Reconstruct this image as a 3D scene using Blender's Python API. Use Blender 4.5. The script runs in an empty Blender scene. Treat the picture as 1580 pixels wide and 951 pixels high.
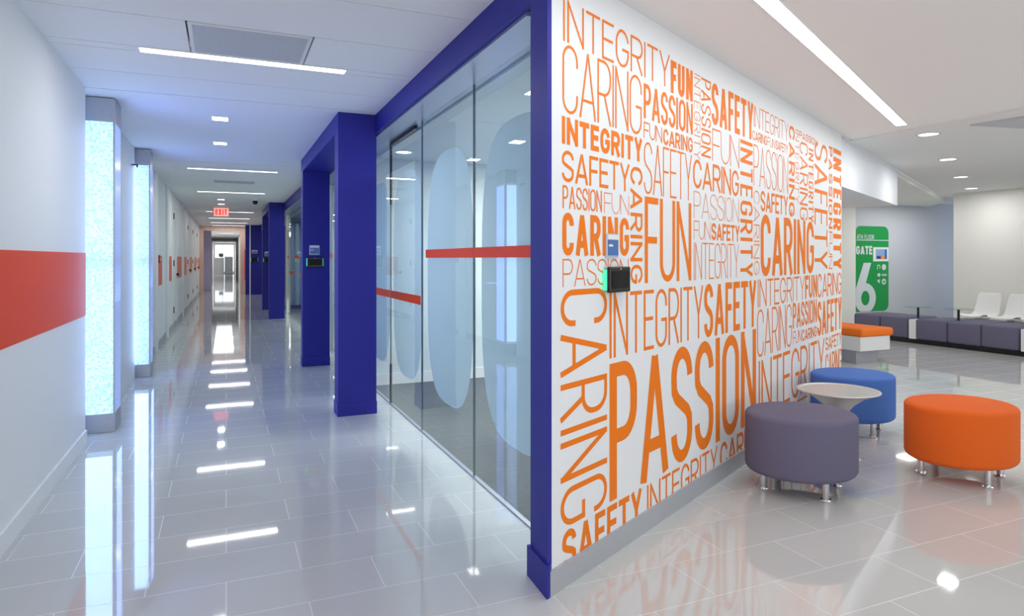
import bpy, bmesh, math, random
from mathutils import Vector, Matrix
random.seed(4)
PI = math.pi
scene = bpy.context.scene
COL = scene.collection

# ------------------------------------------------------------------ camera
CAM_H = 1.35; FPX = 1020.0; CX = 790.0; HY = 399.0
YAW = math.atan(441/1020)
FW = Vector((math.sin(YAW), math.cos(YAW), 0)); RT = Vector((math.cos(YAW), -math.sin(YAW), 0))
cam = bpy.data.cameras.new('camera'); camo = bpy.data.objects.new('camera', cam); COL.objects.link(camo)
camo.location = (0, 0, CAM_H); camo.rotation_euler = (PI/2, 0, -YAW)
cam.sensor_width = 36; cam.sensor_fit = 'HORIZONTAL'; cam.lens = FPX/1580*36
cam.shift_y = -(951/2-HY)/1580; cam.clip_start = 0.05; cam.clip_end = 200
scene.camera = camo

# ------------------------------------------------------------------ world, exposure
w = bpy.data.worlds.new('world'); scene.world = w; w.use_nodes = True
w.node_tree.nodes['Background'].inputs[0].default_value = (0.93, 0.95, 1.0, 1)
w.node_tree.nodes['Background'].inputs[1].default_value = 0.44
vs = scene.view_settings; vs.view_transform = 'Standard'; vs.look = 'None'; vs.exposure = -0.13; vs.gamma = 1; vs.use_curve_mapping = False

def area(name, loc, rot, sx, sy, power, col=(1, 1, 1), spread=PI):
    l = bpy.data.lights.new(name, 'AREA'); l.shape = 'RECTANGLE'; l.size = sx; l.size_y = sy
    l.energy = power; l.color = col; l.spread = spread
    o = bpy.data.objects.new(name, l); o.location = loc; o.rotation_euler = rot; COL.objects.link(o); return o

# ------------------------------------------------------------------ helpers
def lin(c):
    return tuple(((v/255)/12.92 if v/255 <= .04045 else ((v/255+.055)/1.055)**2.4) for v in c)
def mat(name, rgb, rough=.5, metal=0, spec=.5, noise=0, nscale=40, bump=0, bscale=300, emit=None, estr=0, coat=0, ior=None):
    m = bpy.data.materials.new(name); m.use_nodes = True; nt = m.node_tree; b = nt.nodes['Principled BSDF']
    c = lin(rgb); b.inputs['Base Color'].default_value = (*c, 1)
    b.inputs['Roughness'].default_value = rough; b.inputs['Metallic'].default_value = metal
    b.inputs['Specular IOR Level'].default_value = spec
    if ior: b.inputs['IOR'].default_value = ior
    b.inputs['Coat Weight'].default_value = coat; b.inputs['Coat Roughness'].default_value = .03
    tc = nt.nodes.new('ShaderNodeTexCoord')
    if noise:
        n = nt.nodes.new('ShaderNodeTexNoise'); n.inputs['Scale'].default_value = nscale; n.inputs['Detail'].default_value = 4
        nt.links.new(tc.outputs['Object'], n.inputs['Vector'])
        mx = nt.nodes.new('ShaderNodeMix'); mx.data_type = 'RGBA'
        mx.inputs[6].default_value = (*[v*(1-noise) for v in c], 1); mx.inputs[7].default_value = (*[min(1, v*(1+noise)) for v in c], 1)
        nt.links.new(n.outputs['Fac'], mx.inputs[0]); nt.links.new(mx.outputs[2], b.inputs['Base Color'])
    if bump:
        n = nt.nodes.new('ShaderNodeTexNoise'); n.inputs['Scale'].default_value = bscale; n.inputs['Detail'].default_value = 2
        nt.links.new(tc.outputs['Object'], n.inputs['Vector'])
        bp = nt.nodes.new('ShaderNodeBump'); bp.inputs['Strength'].default_value = bump; bp.inputs['Distance'].default_value = .002
        nt.links.new(n.outputs['Fac'], bp.inputs['Height']); nt.links.new(bp.outputs['Normal'], b.inputs['Normal'])
    if emit:
        b.inputs['Emission Color'].default_value = (*lin(emit), 1); b.inputs['Emission Strength'].default_value = estr
    return m

def new(name, bm, m, parent=None, loc=None, smooth=False, bevel=0, seg=2):
    me = bpy.data.meshes.new(name)
    bmesh.ops.recalc_face_normals(bm, faces=bm.faces)
    bm.to_mesh(me); bm.free()
    o = bpy.data.objects.new(name, me); COL.objects.link(o)
    if isinstance(m, (list, tuple)):
        for k in m: me.materials.append(k)
    else: me.materials.append(m)
    if parent: o.parent = parent
    if loc: o.location = loc
    if smooth:
        for p in me.polygons: p.use_smooth = True
    if bevel:
        md = o.modifiers.new('bevel', 'BEVEL'); md.width = bevel; md.segments = seg; md.limit_method = 'ANGLE'
    return o
def tag(o, label, cat, group=None, kind=None):
    o['label'] = label; o['category'] = cat
    if group: o['group'] = group
    if kind: o['kind'] = kind
    return o
def thing(name, label, cat, loc=(0, 0, 0), rz=0, group=None):
    o = bpy.data.objects.new(name, None); COL.objects.link(o); o.empty_display_size = .1
    o.location = loc; o.rotation_euler = (0, 0, rz); return tag(o, label, cat, group)
def struct(name, bm, m, **k):
    o = new(name, bm, m, **k)
    if not k.get('parent'): o['kind'] = 'structure'
    return o
def B(bm, x0, x1, y0, y1, z0, z1, M=None, mi=0):
    vs_ = [Vector((x, y, z)) for z in (z0, z1) for x, y in ((x0, y0), (x1, y0), (x1, y1), (x0, y1))]
    if M: vs_ = [M @ v for v in vs_]
    v = [bm.verts.new(p) for p in vs_]
    for f in ((3, 2, 1, 0), (4, 5, 6, 7), (0, 1, 5, 4), (1, 2, 6, 5), (2, 3, 7, 6), (3, 0, 4, 7)):
        bm.faces.new([v[i] for i in f]).material_index = mi
    return bm
def box(*a, **k): return B(bmesh.new(), *a, **k)
def prism(bm, pts, z0, z1, M=None, mi=0):
    n = len(pts)
    a = [bm.verts.new((M @ Vector((*p, z0))) if M else (*p, z0)) for p in pts]
    b = [bm.verts.new((M @ Vector((*p, z1))) if M else (*p, z1)) for p in pts]
    bm.faces.new(a[::-1]).material_index = mi; bm.faces.new(b).material_index = mi
    for i in range(n): bm.faces.new((a[i], a[(i+1) % n], b[(i+1) % n], b[i])).material_index = mi
    return bm
def lathe(bm, prof, cx=0, cy=0, n=32, ax=1, ay=1):
    rings = []
    for r, z in prof:
        rings.append([bm.verts.new((cx+r*ax*math.cos(2*PI*i/n), cy+r*ay*math.sin(2*PI*i/n), z)) for i in range(n)] if r > 1e-6 else [bm.verts.new((cx, cy, z))])
    for a, b in zip(rings, rings[1:]):
        if len(a) == 1 and len(b) == 1: continue
        for i in range(n):
            j = (i+1) % n
            if len(a) == 1: bm.faces.new((a[0], b[i], b[j]))
            elif len(b) == 1: bm.faces.new((a[i], a[j], b[0]))
            else: bm.faces.new((a[i], a[j], b[j], b[i]))
    return bm
def tube(bm, pts, r, n=10):
    pts = [Vector(p) for p in pts]; rings = []
    for i, p in enumerate(pts):
        d = (pts[min(i+1, len(pts)-1)]-pts[max(i-1, 0)]).normalized()
        u = d.cross(Vector((0, 0, 1)));
        if u.length < 1e-3: u = Vector((1, 0, 0))
        u.normalize(); v = d.cross(u)
        rings.append([bm.verts.new(p+u*r*math.cos(2*PI*k/n)+v*r*math.sin(2*PI*k/n)) for k in range(n)])
    for a, b in zip(rings, rings[1:]):
        for i in range(n): bm.faces.new((a[i], a[(i+1) % n], b[(i+1) % n], b[i]))
    bm.faces.new(rings[0]); bm.faces.new(rings[-1]); return bm
def copy_tree(o, parent=None):
    c = o.copy(); COL.objects.link(c)
    if parent: c.parent = parent
    for ch in list(o.children): copy_tree(ch, c)
    return c

# ------------------------------------------------------------------ materials
M_wall = mat('white_paint', (236, 236, 238), .55, bump=.05)
M_wordwall = mat('white_wall_paint', (232, 235, 238), .5)
M_warm = mat('warm_white_paint', (232, 231, 226), .6)
M_greywall = mat('pale_grey_paint', (196, 200, 206), .5)
M_ceil = mat('ceiling_white', (236, 236, 238), .7)
M_ceil2 = mat('ceiling_lounge_white', (238, 238, 237), .75)
M_ceil3 = mat('ceiling_grey_white', (226, 226, 225), .75)
M_blue = mat('cobalt_blue_paint', (42, 42, 146), .5, spec=.25, noise=.05, nscale=6)
M_soffit = mat('satin_metal_soffit', (150, 158, 186), .3, metal=.35)
M_stripe = mat('orange_red_stripe', (238, 78, 30), .5, spec=.2)
M_orange = mat('orange_vinyl', (240, 124, 22), .5, spec=.2)
M_base = mat('grey_baseboard', (168, 172, 178), .45)
M_steel = mat('brushed_steel', (176, 178, 188), .38, metal=.55, noise=.08, nscale=30)
M_dark = mat('dark_metal', (40, 42, 48), .35, metal=.6)
M_black = mat('black_plastic', (14, 15, 17), .25)
M_chrome = mat('chrome', (215, 216, 220), .12, metal=1)
M_alum = mat('satin_aluminium', (200, 200, 200), .35, metal=.75, noise=.04, nscale=50)
M_white = mat('white_plastic', (232, 232, 232), .35)
M_carpet = mat('grey_carpet', (96, 98, 98), .95, noise=.25, nscale=18, bump=.6, bscale=250)
M_room = mat('room_wall_paint', (214, 222, 226), .6)
M_grout_dark = mat('shadow_gap', (60, 62, 80), .8)
M_light = mat('lit_diffuser', (255, 255, 255), .5, emit=(255, 253, 250), estr=6)
M_lightwarm = mat('warm_lit_diffuser', (255, 255, 255), .5, emit=(255, 250, 238), estr=4)
M_gry = mat('grey_ottoman_fabric', (104, 100, 124), .9, noise=.06, nscale=90, bump=.5, bscale=700)
M_blu = mat('blue_ottoman_fabric', (70, 112, 190), .9, noise=.05, nscale=90, bump=.5, bscale=700)
M_org = mat('orange_ottoman_fabric', (230, 100, 18), .9, noise=.05, nscale=90, bump=.5, bscale=700)
M_orc = mat('orange_cushion_fabric', (245, 120, 30), .85, bump=.4, bscale=600)
M_pur = mat('purple_grey_bench_fabric', (104, 100, 124), .9, noise=.06, nscale=70, bump=.4, bscale=600)
M_green = mat('green_sign_vinyl', (0, 150, 66), .4)
M_led = mat('green_light_strip', (90, 230, 170), .4, emit=(60, 235, 160), estr=1.1)
M_exit = mat('red_exit_letters', (255, 60, 50), .4, emit=(255, 30, 25), estr=1.2)
M_exitpanel = mat('exit_sign_panel', (245, 190, 185), .3, emit=(255, 175, 160), estr=.75)
M_plate = mat('blue_sign_face', (72, 112, 176), .3)
M_screen = mat('tablet_screen', (12, 14, 18), .35, spec=.2)
M_salmon = mat('salmon_wood_trim', (230, 196, 178), .45, noise=.08, nscale=8)
M_lav = mat('lavender_paint', (190, 184, 214), .5)
M_daylight = mat('daylit_window', (255, 255, 255), .5, emit=(236, 244, 255), estr=1.6)
M_greycab = mat('grey_cabinet', (140, 146, 144), .5)
M_red = mat('red_plastic', (150, 20, 30), .4)
M_grille = mat('grey_vent_mesh', (188, 190, 196), .6, noise=.15, nscale=60)

def mat_floor():
    m = bpy.data.materials.new('polished_white_tile'); m.use_nodes = True; nt = m.node_tree; b = nt.nodes['Principled BSDF']
    tc = nt.nodes.new('ShaderNodeTexCoord')
    br = nt.nodes.new('ShaderNodeTexBrick'); br.offset = .5
    br.inputs['Color1'].default_value = (*lin((198, 200, 200)), 1); br.inputs['Color2'].default_value = (*lin((203, 204, 203)), 1)
    br.inputs['Mortar'].default_value = (*lin((219, 220, 220)), 1); br.inputs['Scale'].default_value = 1
    br.inputs['Mortar Size'].default_value = .0018; br.inputs['Mortar Smooth'].default_value = .2
    br.inputs['Brick Width'].default_value = .6; br.inputs['Row Height'].default_value = .3
    nt.links.new(tc.outputs['Object'], br.inputs['Vector']); 
    n = nt.nodes.new('ShaderNodeTexNoise'); n.inputs['Scale'].default_value = 1.3; n.inputs['Detail'].default_value = 5
    nt.links.new(tc.outputs['Object'], n.inputs['Vector'])
    mx = nt.nodes.new('ShaderNodeMix'); mx.data_type = 'RGBA'; mx.blend_type = 'MULTIPLY'; mx.inputs[0].default_value = .25
    rp = nt.nodes.new('ShaderNodeValToRGB'); rp.color_ramp.elements[0].color = (.85, .85, .85, 1); rp.color_ramp.elements[0].position = .35; rp.color_ramp.elements[1].position = .65
    nt.links.new(n.outputs['Fac'], rp.inputs[0]); nt.links.new(br.outputs['Color'], mx.inputs[6]); nt.links.new(rp.outputs[0], mx.inputs[7])
    nt.links.new(mx.outputs[2], b.inputs['Base Color'])
    mr = nt.nodes.new('ShaderNodeMapRange'); mr.inputs[3].default_value = .035; mr.inputs[4].default_value = .3
    nt.links.new(br.outputs['Fac'], mr.inputs[0]); nt.links.new(mr.outputs[0], b.inputs['Roughness'])
    b.inputs['IOR'].default_value = 1.9
    return m
M_floor = mat_floor()

def mat_glass(name, tint, refl=1.0):
    m = bpy.data.materials.new(name); m.use_nodes = True; nt = m.node_tree; nt.nodes.remove(nt.nodes['Principled BSDF'])
    out = nt.nodes['Material Output']
    tr = nt.nodes.new('ShaderNodeBsdfTransparent'); tr.inputs[0].default_value = (*tint, 1)
    gl = nt.nodes.new('ShaderNodeBsdfGlossy'); gl.inputs['Roughness'].default_value = 0.0
    fr = nt.nodes.new('ShaderNodeFresnel'); fr.inputs[0].default_value = 1.5
    mx = nt.nodes.new('ShaderNodeMixShader'); ge = nt.nodes.new('ShaderNodeNewGeometry')
    iv = nt.nodes.new('ShaderNodeMath'); iv.operation = 'SUBTRACT'; iv.inputs[0].default_value = 1.0; nt.links.new(ge.outputs['Backfacing'], iv.inputs[1])
    mu = nt.nodes.new('ShaderNodeMath'); mu.operation = 'MULTIPLY'; nt.links.new(fr.outputs[0], mu.inputs[0]); nt.links.new(iv.outputs[0], mu.inputs[1])
    m2 = nt.nodes.new('ShaderNodeMath'); m2.operation = 'MULTIPLY'; m2.use_clamp = True; m2.inputs[1].default_value = 1.15; nt.links.new(mu.outputs[0], m2.inputs[0])
    nt.links.new(m2.outputs[0], mx.inputs[0]); nt.links.new(tr.outputs[0], mx.inputs[1]); nt.links.new(gl.outputs[0], mx.inputs[2])
    nt.links.new(mx.outputs[0], out.inputs[0]); return m
M_glass = mat_glass('clear_partition_glass', (.90, .96, .945))
M_tglass = mat_glass('tabletop_glass', (.72, .9, .88))
def mat_film():
    m = bpy.data.materials.new('frosted_window_film'); m.use_nodes = True; nt = m.node_tree; b = nt.nodes['Principled BSDF']
    b.inputs['Base Color'].default_value = (*lin((220, 231, 240)), 1); b.inputs['Roughness'].default_value = .5
    tl = nt.nodes.new('ShaderNodeBsdfTranslucent'); tl.inputs[0].default_value = (*lin((220, 231, 240)), 1)
    tr = nt.nodes.new('ShaderNodeBsdfTransparent'); tr.inputs[0].default_value = (.9, .95, 1, 1)
    a = nt.nodes.new('ShaderNodeMixShader'); a.inputs[0].default_value = .5
    c = nt.nodes.new('ShaderNodeMixShader'); c.inputs[0].default_value = .16
    nt.links.new(b.outputs[0], a.inputs[1]); nt.links.new(tl.outputs[0], a.inputs[2])
    nt.links.new(a.outputs[0], c.inputs[1]); nt.links.new(tr.outputs[0], c.inputs[2])
    nt.links.new(c.outputs[0], nt.nodes['Material Output'].inputs[0]); return m
M_film = mat_film()
def mat_column(name, c0, c1, s):
    # pebbled translucent lamp panel lit from inside
    m = bpy.data.materials.new(name); m.use_nodes = True; nt = m.node_tree; b = nt.nodes['Principled BSDF']
    tc = nt.nodes.new('ShaderNodeTexCoord'); n = nt.nodes.new('ShaderNodeTexNoise'); n.inputs['Scale'].default_value = 55; n.inputs['Detail'].default_value = 2
    nt.links.new(tc.outputs['Object'], n.inputs['Vector'])
    rp = nt.nodes.new('ShaderNodeValToRGB'); rp.color_ramp.elements[0].position = .42; rp.color_ramp.elements[1].position = .54
    rp.color_ramp.elements[0].color = (*c0, 1); rp.color_ramp.elements[1].color = (*c1, 1)
    nt.links.new(n.outputs['Fac'], rp.inputs[0]); nt.links.new(rp.outputs[0], b.inputs['Emission Color'])
    # shadow of the mid-height joint, painted as a dimmer band in the emission
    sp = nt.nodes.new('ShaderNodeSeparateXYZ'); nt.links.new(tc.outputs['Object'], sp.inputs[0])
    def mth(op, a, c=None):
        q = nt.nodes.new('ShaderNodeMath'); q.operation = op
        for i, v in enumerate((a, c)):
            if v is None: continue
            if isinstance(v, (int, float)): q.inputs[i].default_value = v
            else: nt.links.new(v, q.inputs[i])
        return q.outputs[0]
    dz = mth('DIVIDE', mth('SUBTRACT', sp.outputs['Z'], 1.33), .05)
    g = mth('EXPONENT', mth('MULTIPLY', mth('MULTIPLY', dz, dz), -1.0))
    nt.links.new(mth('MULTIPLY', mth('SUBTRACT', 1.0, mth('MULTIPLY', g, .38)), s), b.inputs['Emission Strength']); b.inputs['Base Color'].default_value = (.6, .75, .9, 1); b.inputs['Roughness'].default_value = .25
    return m
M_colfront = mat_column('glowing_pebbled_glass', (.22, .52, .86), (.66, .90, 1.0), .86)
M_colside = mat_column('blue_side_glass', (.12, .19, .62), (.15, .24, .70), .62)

# ------------------------------------------------------------------ word wall frame
P0 = Vector((1.175, 2.361, 0)); DW = (FW+RT*(823/1020)).normalized(); NW = Vector((DW.y, -DW.x, 0))   # normal towards the lounge
MW = Matrix(((DW.x, -NW.x, 0, P0.x), (DW.y, -NW.y, 0, P0.y), (0, 0, 1, 0), (0, 0, 0, 1)))          # local x along wall, local y into the wall
LW = 4.88
HC = 2.60      # corridor ceiling
HL = 2.55      # lounge ceiling
XL = -.943; XH = 1.19; XG = 1.40

# ------------------------------------------------------------------ floor
bm = bmesh.new(); B(bm, -1.3, 16, -4, 67, -.1, 0)
struct('floor', bm, M_floor)
# carpet of the glazed rooms
prism_pts = [(1.412, 2.62), (5.38, 4.68), (5.38, 7.0), (1.412, 7.0)]
struct('trim_1', prism(bmesh.new(), prism_pts, .001, .006), M_carpet)
struct('trim_2', box(1.412, 5, 7.1, 20, .001, .006), M_carpet)

# ------------------------------------------------------------------ left wall
struct('wall_left', box(XL-.15, XL, -4, 5.66, 0, HC), M_wall)
struct('wall_back_left', box(-1.25, -1.06, 5.66, 9.2, 0, HC+.1), M_wall)
struct('wall_niche', box(-1.06, XL, 6.35, 8.5, 0, HC), M_wall)
bm = bmesh.new(); B(bm, XL, XL+.004, -4, 5.655, .934, 1.39); struct('trim_3', bm, M_stripe)
struct('baseboard_left', box(XL, XL+.012, -4, 5.655, 0, .1), M_wall)
# far left wall with door recesses
bm = bmesh.new(); B(bm, XL-.15, XL, 9.0, 66, 0, HC); struct('wall_far_left', bm, M_wall)
struct('baseboard_far_left', box(XL, XL+.012, 9.05, 29, 0, .1), M_base)

# ------------------------------------------------------------------ corridor ceiling: long panels with shadow gaps
bm = bmesh.new()
seams = [-4, -2.2, -.4, .9, 2.07, 2.67, 3.27, 3.87, 4.445, 4.555, 5.1, 5.655]
for a, b_ in zip(seams, seams[1:]):
    g = .004
    if abs(a-3.87) < .01:       # leave the opening for the air grille
        B(bm, XL, -.2, a+g, b_-g, HC, HC+.03); B(bm, .46, XH+.02, a+g, b_-g, HC, HC+.03)
    elif abs(a-4.445) < .01:    # opening for the line light
        B(bm, XL, -.475, a+g, b_-g, HC, HC+.03); B(bm, .735, XH+.02, a+g, b_-g, HC, HC+.03)
    else: B(bm, XL, XH+.02, a+g, b_-g, HC, HC+.03)
B(bm, -1.25, XG+.2, 5.668, 9.44, HC, HC+.03)
ys = [9.455, 12.6, 15.0, 18.4, 21.6, 24.8, 28.0]
for a, b_ in zip(ys, ys[1:]): B(bm, -1.1, XG+.2, a+.004, b_-.004, HC, HC+.03)
B(bm, -1.1, XG+.2, 28.0, 66, HC, HC+.03)
struct('ceiling', bm, M_ceil)
struct('ceiling_void', box(-1.3, XG+.2, -4, 66, HC+.06, HC+.1), M_grout_dark)

# ------------------------------------------------------------------ lounge ceiling
Pe = P0+DW*LW
bm = bmesh.new()
prism(bm, [(XH+.0, -4), (5.8, -4), (5.8, 4.75), (Pe.x, Pe.y+.1), (P0.x, P0.y+.1)], HL, HL+.08)
struct('ceiling_lounge', bm, M_ceil2)
A2 = P0+DW*(LW); 
bm = bmesh.new()
B2 = P0+DW*8.0; C2 = P0+DW*13.5
prism(bm, [(5.8, -4), (16, -4), (16, 12), (C2.x, C2.y), (5.8, 4.79)], HL-.012, HL+.08)
struct('ceiling_lounge_far', bm, M_ceil3)
bm = bmesh.new()
prism(bm, [(Pe.x, Pe.y+.05), (C2.x, C2.y), (16, 12), (4, 12)], HL-.085, HL-.015)
struct('ceiling_lower', bm, M_warm)
# bulkhead in line with the word wall
bm = bmesh.new(); q = P0+DW*8.0
prism(bm, [(Pe.x-.1, Pe.y-.03), (q.x, q.y), (7.94, 6.68), (Pe.x-.1, 5.9)], 2.06, HL-.02)
struct('trim_4', bm, mat('bulkhead_white', (226, 230, 238), .5))

# ------------------------------------------------------------------ word wall
bm = bmesh.new(); prism(bm, [(1.20, 2.3741), (Pe.x, Pe.y), (Pe.x, Pe.y+.14), (1.20, 2.5141)], 0, HL+.02); struct('wall_word', bm, M_wordwall)
struct('wall_word_return', box(Pe.x-.12, Pe.x, Pe.y+.03, 7.1, 0, HC), M_wordwall)
struct('baseboard_word', B(bmesh.new(), 0.004, LW, -.012, 0, 0, .1, MW), M_base)
# blue end post
bm = bmesh.new()
prism(bm, [(1.174, 2.3600), (1.1995, 2.3733), (1.1995, 2.545), (1.186, 2.545)], 0, HC)
struct('trim_5', bm, M_blue)
struct('baseboard_post', prism(bmesh.new(), [(1.163, 2.343), (1.183, 2.3535), (1.1995, 2.374), (1.1995, 2.56), (1.176, 2.56)], 0, .13), M_blue)

# ------------------------------------------------------------------ blue header + soffit along corridor
struct('trim_6', box(XH, XH+.03, 2.545, 27.2, 2.44, HC), M_blue)
struct('trim_7', box(XH+.03, XG+.03, 2.66, 27.2, 2.425, 2.445), M_soffit)
struct('trim_8', box(XG+.03, XG+.06, 2.70, 27.2, 2.425, HC), M_soffit)

# portals
def portal(name, y0, y1, x0=.875, x1=1.19):
    e = thing(name, '', 'portal'); del e['label']; del e['category']; e['kind'] = 'structure'
    bm = bmesh.new()
    pr = [(y0, 0), (y0+.2, 0), (y0+.2, HC-.16), (y1-.2, HC-.16), (y1-.2, 0), (y1, 0), (y1, HC), (y0, HC)]
    a = [bm.verts.new((x0, p[0], p[1])) for p in pr]; b = [bm.verts.new((x1+.012, p[0], p[1])) for p in pr]
    bm.faces.new(a); bm.faces.new(b[::-1])
    for i in range(8): j = (i+1) % 8; bm.faces.new((a[i], b[i], b[j], a[j]))
    new('door_surround', bm, M_blue, e, bevel=.003)
    for ya in (y0, y1-.2):
        new('plinth', box(x0-.006, x1+.016, ya-.006, ya+.206, 0, .11), M_blue, e, bevel=.002)
    return e
portal('trim_9', 5.755, 8.79)
portal('trim_10', 15.62, 18.75)
# blue end wall with pale strip
struct('wall_blue_end', box(.66, 1.25, 26.6, 26.8, 0, HC), M_blue)
struct('trim_11', box(.80, .84, 26.57, 26.6, 0, HC), M_warm)

# ------------------------------------------------------------------ glazed rooms
bm = bmesh.new()
B(bm, XG, 5.4, 7.0, 7.1, 0, 2.5); struct('wall_room_back', bm, M_room)
struct('baseboard_room', box(XG+.02, 5.36, 6.985, 7.0, 0, .12), M_white)
bm = bmesh.new(); prism(bm, [(XG+.06, 2.66), (5.4, 4.72), (5.4, 20), (XG+.06, 20)], 2.41, 2.44); struct('ceiling_room', bm, M_room)
struct('wall_room_inner', box(4.0, 4.1, 7.1, 20, 0, 2.44), M_room)
struct('wall_room_end', box(XG, 4.1, 20, 20.1, 0, 2.44), M_room)

FILMEX = 3.1
def film(bm, x, yc, zc, a, b, clip=None):
    n = 72; pts = []
    for i in range(n):
        t = 2*PI*i/n; c, s = math.cos(t), math.sin(t)
        y = yc+a*math.copysign(abs(c)**(2/FILMEX), c); z = zc+b*math.copysign(abs(s)**(2/FILMEX), s)
        if clip: y = min(max(y, clip[0]), clip[1])
        pts.append((y, z))
    v0 = [bm.verts.new((x, *p)) for p in pts]; v1 = [bm.verts.new((x+.0012, *p)) for p in pts]
    bm.faces.new(v0); bm.faces.new(v1[::-1])
    for i in range(n): j = (i+1) % n; bm.faces.new((v0[i], v0[j], v1[j], v1[i]))
def pane(n, y0, y1, films=(), stripes=()):
    o = struct('window_%d' % n, box(XG, XG+.012, y0+.003, y1-.003, .004, 2.424), M_glass)
    for (yc, zc, a, b) in films:
        bm = bmesh.new(); film(bm, XG+.0135, yc, zc, a, b); new('frosted_film', bm, M_film, o)
    for (a, b, z0, z1) in stripes:
        new('stripe', box(XG-.0016, XG-.0006, a, b, z0, z1), M_stripe, o)
    return o
pane(1, 2.62, 3.84, [(3.22, 1.22, .51, .885)], [(2.62, 3.838, 1.355, 1.417)])
pane(2, 3.84, 5.02, [(4.385, 1.22, .51, .885)], [(3.842, 4.895, 1.355, 1.417)])
pane(3, 5.02, 6.09, [(5.53, 1.22, .49, .885)], [(5.04, 6.08, .985, 1.055)])
pane(4, 6.09, 7.15, [(6.62, 1.22, .48, .885)], [(6.1, 7.0, .985, 1.055)])
yy = 7.2; k = 5
while yy < 19.5:
    pane(k, yy, yy+1.2, [(yy+.6, 1.22, .5, .885)], [(yy+.15, yy+1.0, 1.355, 1.417)] if k % 2 else [(yy+.1, yy+1.1, .985, 1.055)])
    yy += 1.2; k += 1
# frameless glass edges: slim joint lines, floor channel and top rail of the door
bm = bmesh.new()
for y in (3.84, 5.02, 6.09): B(bm, XG-.001, XG+.013, y-.003, y+.003, .004, 2.424)
struct('trim_12', bm, mat('glass_joint', (104, 128, 138), .25))
struct('trim_13', box(XG-.006, XG+.02, 2.62, 20, 0, .008), M_steel)
dr = thing('door_closer_rail', 'dark slim top rail of the frameless glass door beside the blue portal', 'door rail', (XG, 5.6, 2.40))
new('rail', box(-.006, .02, -.40, .49, -.004, .022), M_dark, dr)
new('pivot_patch', box(-.004, .016, .480, .494, -.55, -.006), M_dark, dr)
bp = thing('door_bottom_patch', 'dark vertical edge fitting low on the glass door beside the blue portal', 'door fitting', (XG, 6.09, .009))
new('patch_plate', box(-.004, .016, -.007, .007, 0, .36), M_dark, bp)
# pale mullions deeper in the corridor
for i, y in enumerate((9.9, 17.2)):
    struct('trim_%d' % (14+i), box(XG-.03, XG+.05, y, y+.28, 0, 2.424), M_warm)

# ------------------------------------------------------------------ far corridor end: salmon framed opening, lavender wall, daylit office
bm = bmesh.new()
B(bm, XL, -.80, 27.9, 28.1, 0, HC); B(bm, .50, .82, 27.9, 28.1, 0, HC); B(bm, -.8, .5, 27.9, 28.1, 2.42, HC)
struct('trim_16', bm, M_salmon)
struct('trim_20', box(.66, .70, 27.87, 27.9, .5, 1.7), M_stripe)
struct('wall_lavender', box(-.96, -.56, 30, 30.1, 0, HC), M_lav)
struct('wall_far_right', box(.66, .76, 28.1, 66, 0, HC), M_warm)
struct('wall_end', box(-1.1, .76, 66, 66.1, 0, HC), M_greywall)
for i, (a, b_) in enumerate(((-.92, -.30), (-.26, .62))):
    wdw = struct('window_%d' % (30+i), box(a, b_, 65.93, 65.96, .15, 2.56), M_daylight)
    new('window_frame', B(box(a-.03, a, 65.9, 65.97, .12, 2.58), b_, b_+.03, 65.9, 65.97, .12, 2.58), M_white, wdw)
dk = thing('reception_desk', 'white desk seen at the very end of the corridor below the bright windows', 'desk', (-.5, 61, 0))
new('desk_panel', box(-.4, .34, 0, .08, 0, 1.36), M_white, dk); new('desktop', box(-.42, .36, -.05, .5, 1.36, 1.40), M_white, dk)
pc = thing('filing_cabinet', 'grey filing cabinet at the end of the corridor right of the white desk', 'cabinet', (-.12, 60, 0))
new('cabinet_body', box(0, .62, 0, .5, 0, 1.5), M_greycab, pc, bevel=.01)
for z in (.1, .56, 1.02): new('drawer_front', box(.02, .64, -.02, 0, z, z+.42), M_greycab, pc, bevel=.006)
mo = thing('desk_monitor', 'small dark monitor standing on the white desk at the corridor end', 'monitor', (-.38, 61.2, 1.40))
new('screen', box(-.2, .16, 0, .03, .08, .38), M_black, mo); new('stand', box(-.03, .03, 0, .06, 0, .1), M_black, mo)
area('far_corridor_light', (-.1, 36, HC-.02), (0, 0, 0), .8, 12, 60)  # added fill under the ceiling, brightens the lavender wall and far corridor
area('far_office_light', (-.1, 57, HC-.02), (math.radians(25), 0, 0), 1.2, 3, 90)  # added tilted fill that lights the otherwise dark desk front

# far left doors with frames, leaves and orange stripe sections
def left_door(n, y0, y1):
    o = struct('door_%d' % n, box(XL, XL+.006, y0, y1, 0, 2.35), M_warm)
    new('door_frame', B(B(box(XL, XL+.014, y0-.07, y0, 0, 2.42), XL, XL+.014, y1, y1+.07, 0, 2.42), XL, XL+.014, y0, y1, 2.35, 2.42), M_wall, o)
    new('door_handle', box(XL+.012, XL+.06, y1-.12, y1-.05, 1.0, 1.05), M_dark, o)
    for z in (.3, 1.2, 2.1): new('hinge', box(XL+.012, XL+.03, y0, y0+.03, z, z+.12), M_dark, o)
left_door(1, 14.2, 15.2); left_door(2, 19.3, 20.3); left_door(3, 22.2, 23.2); left_door(4, 25.3, 26.3)
bm = bmesh.new()
for a, b_ in ((11.3, 11.9), (13.2, 13.95), (15.5, 17.0), (17.6, 19.1), (20.5, 22.0), (23.4, 25.1), (26.5, 27.8)):
    B(bm, XL, XL+.004, a, b_, .934, 1.39)
struct('trim_17', bm, mat('orange_stripe', (232, 96, 44), .4))
bm = bmesh.new()
for y in (10.6, 12.6, 17.1): B(bm, XL, XL+.03, y, y+.35, 0, HC)
struct('trim_18', bm, M_wall)
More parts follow.
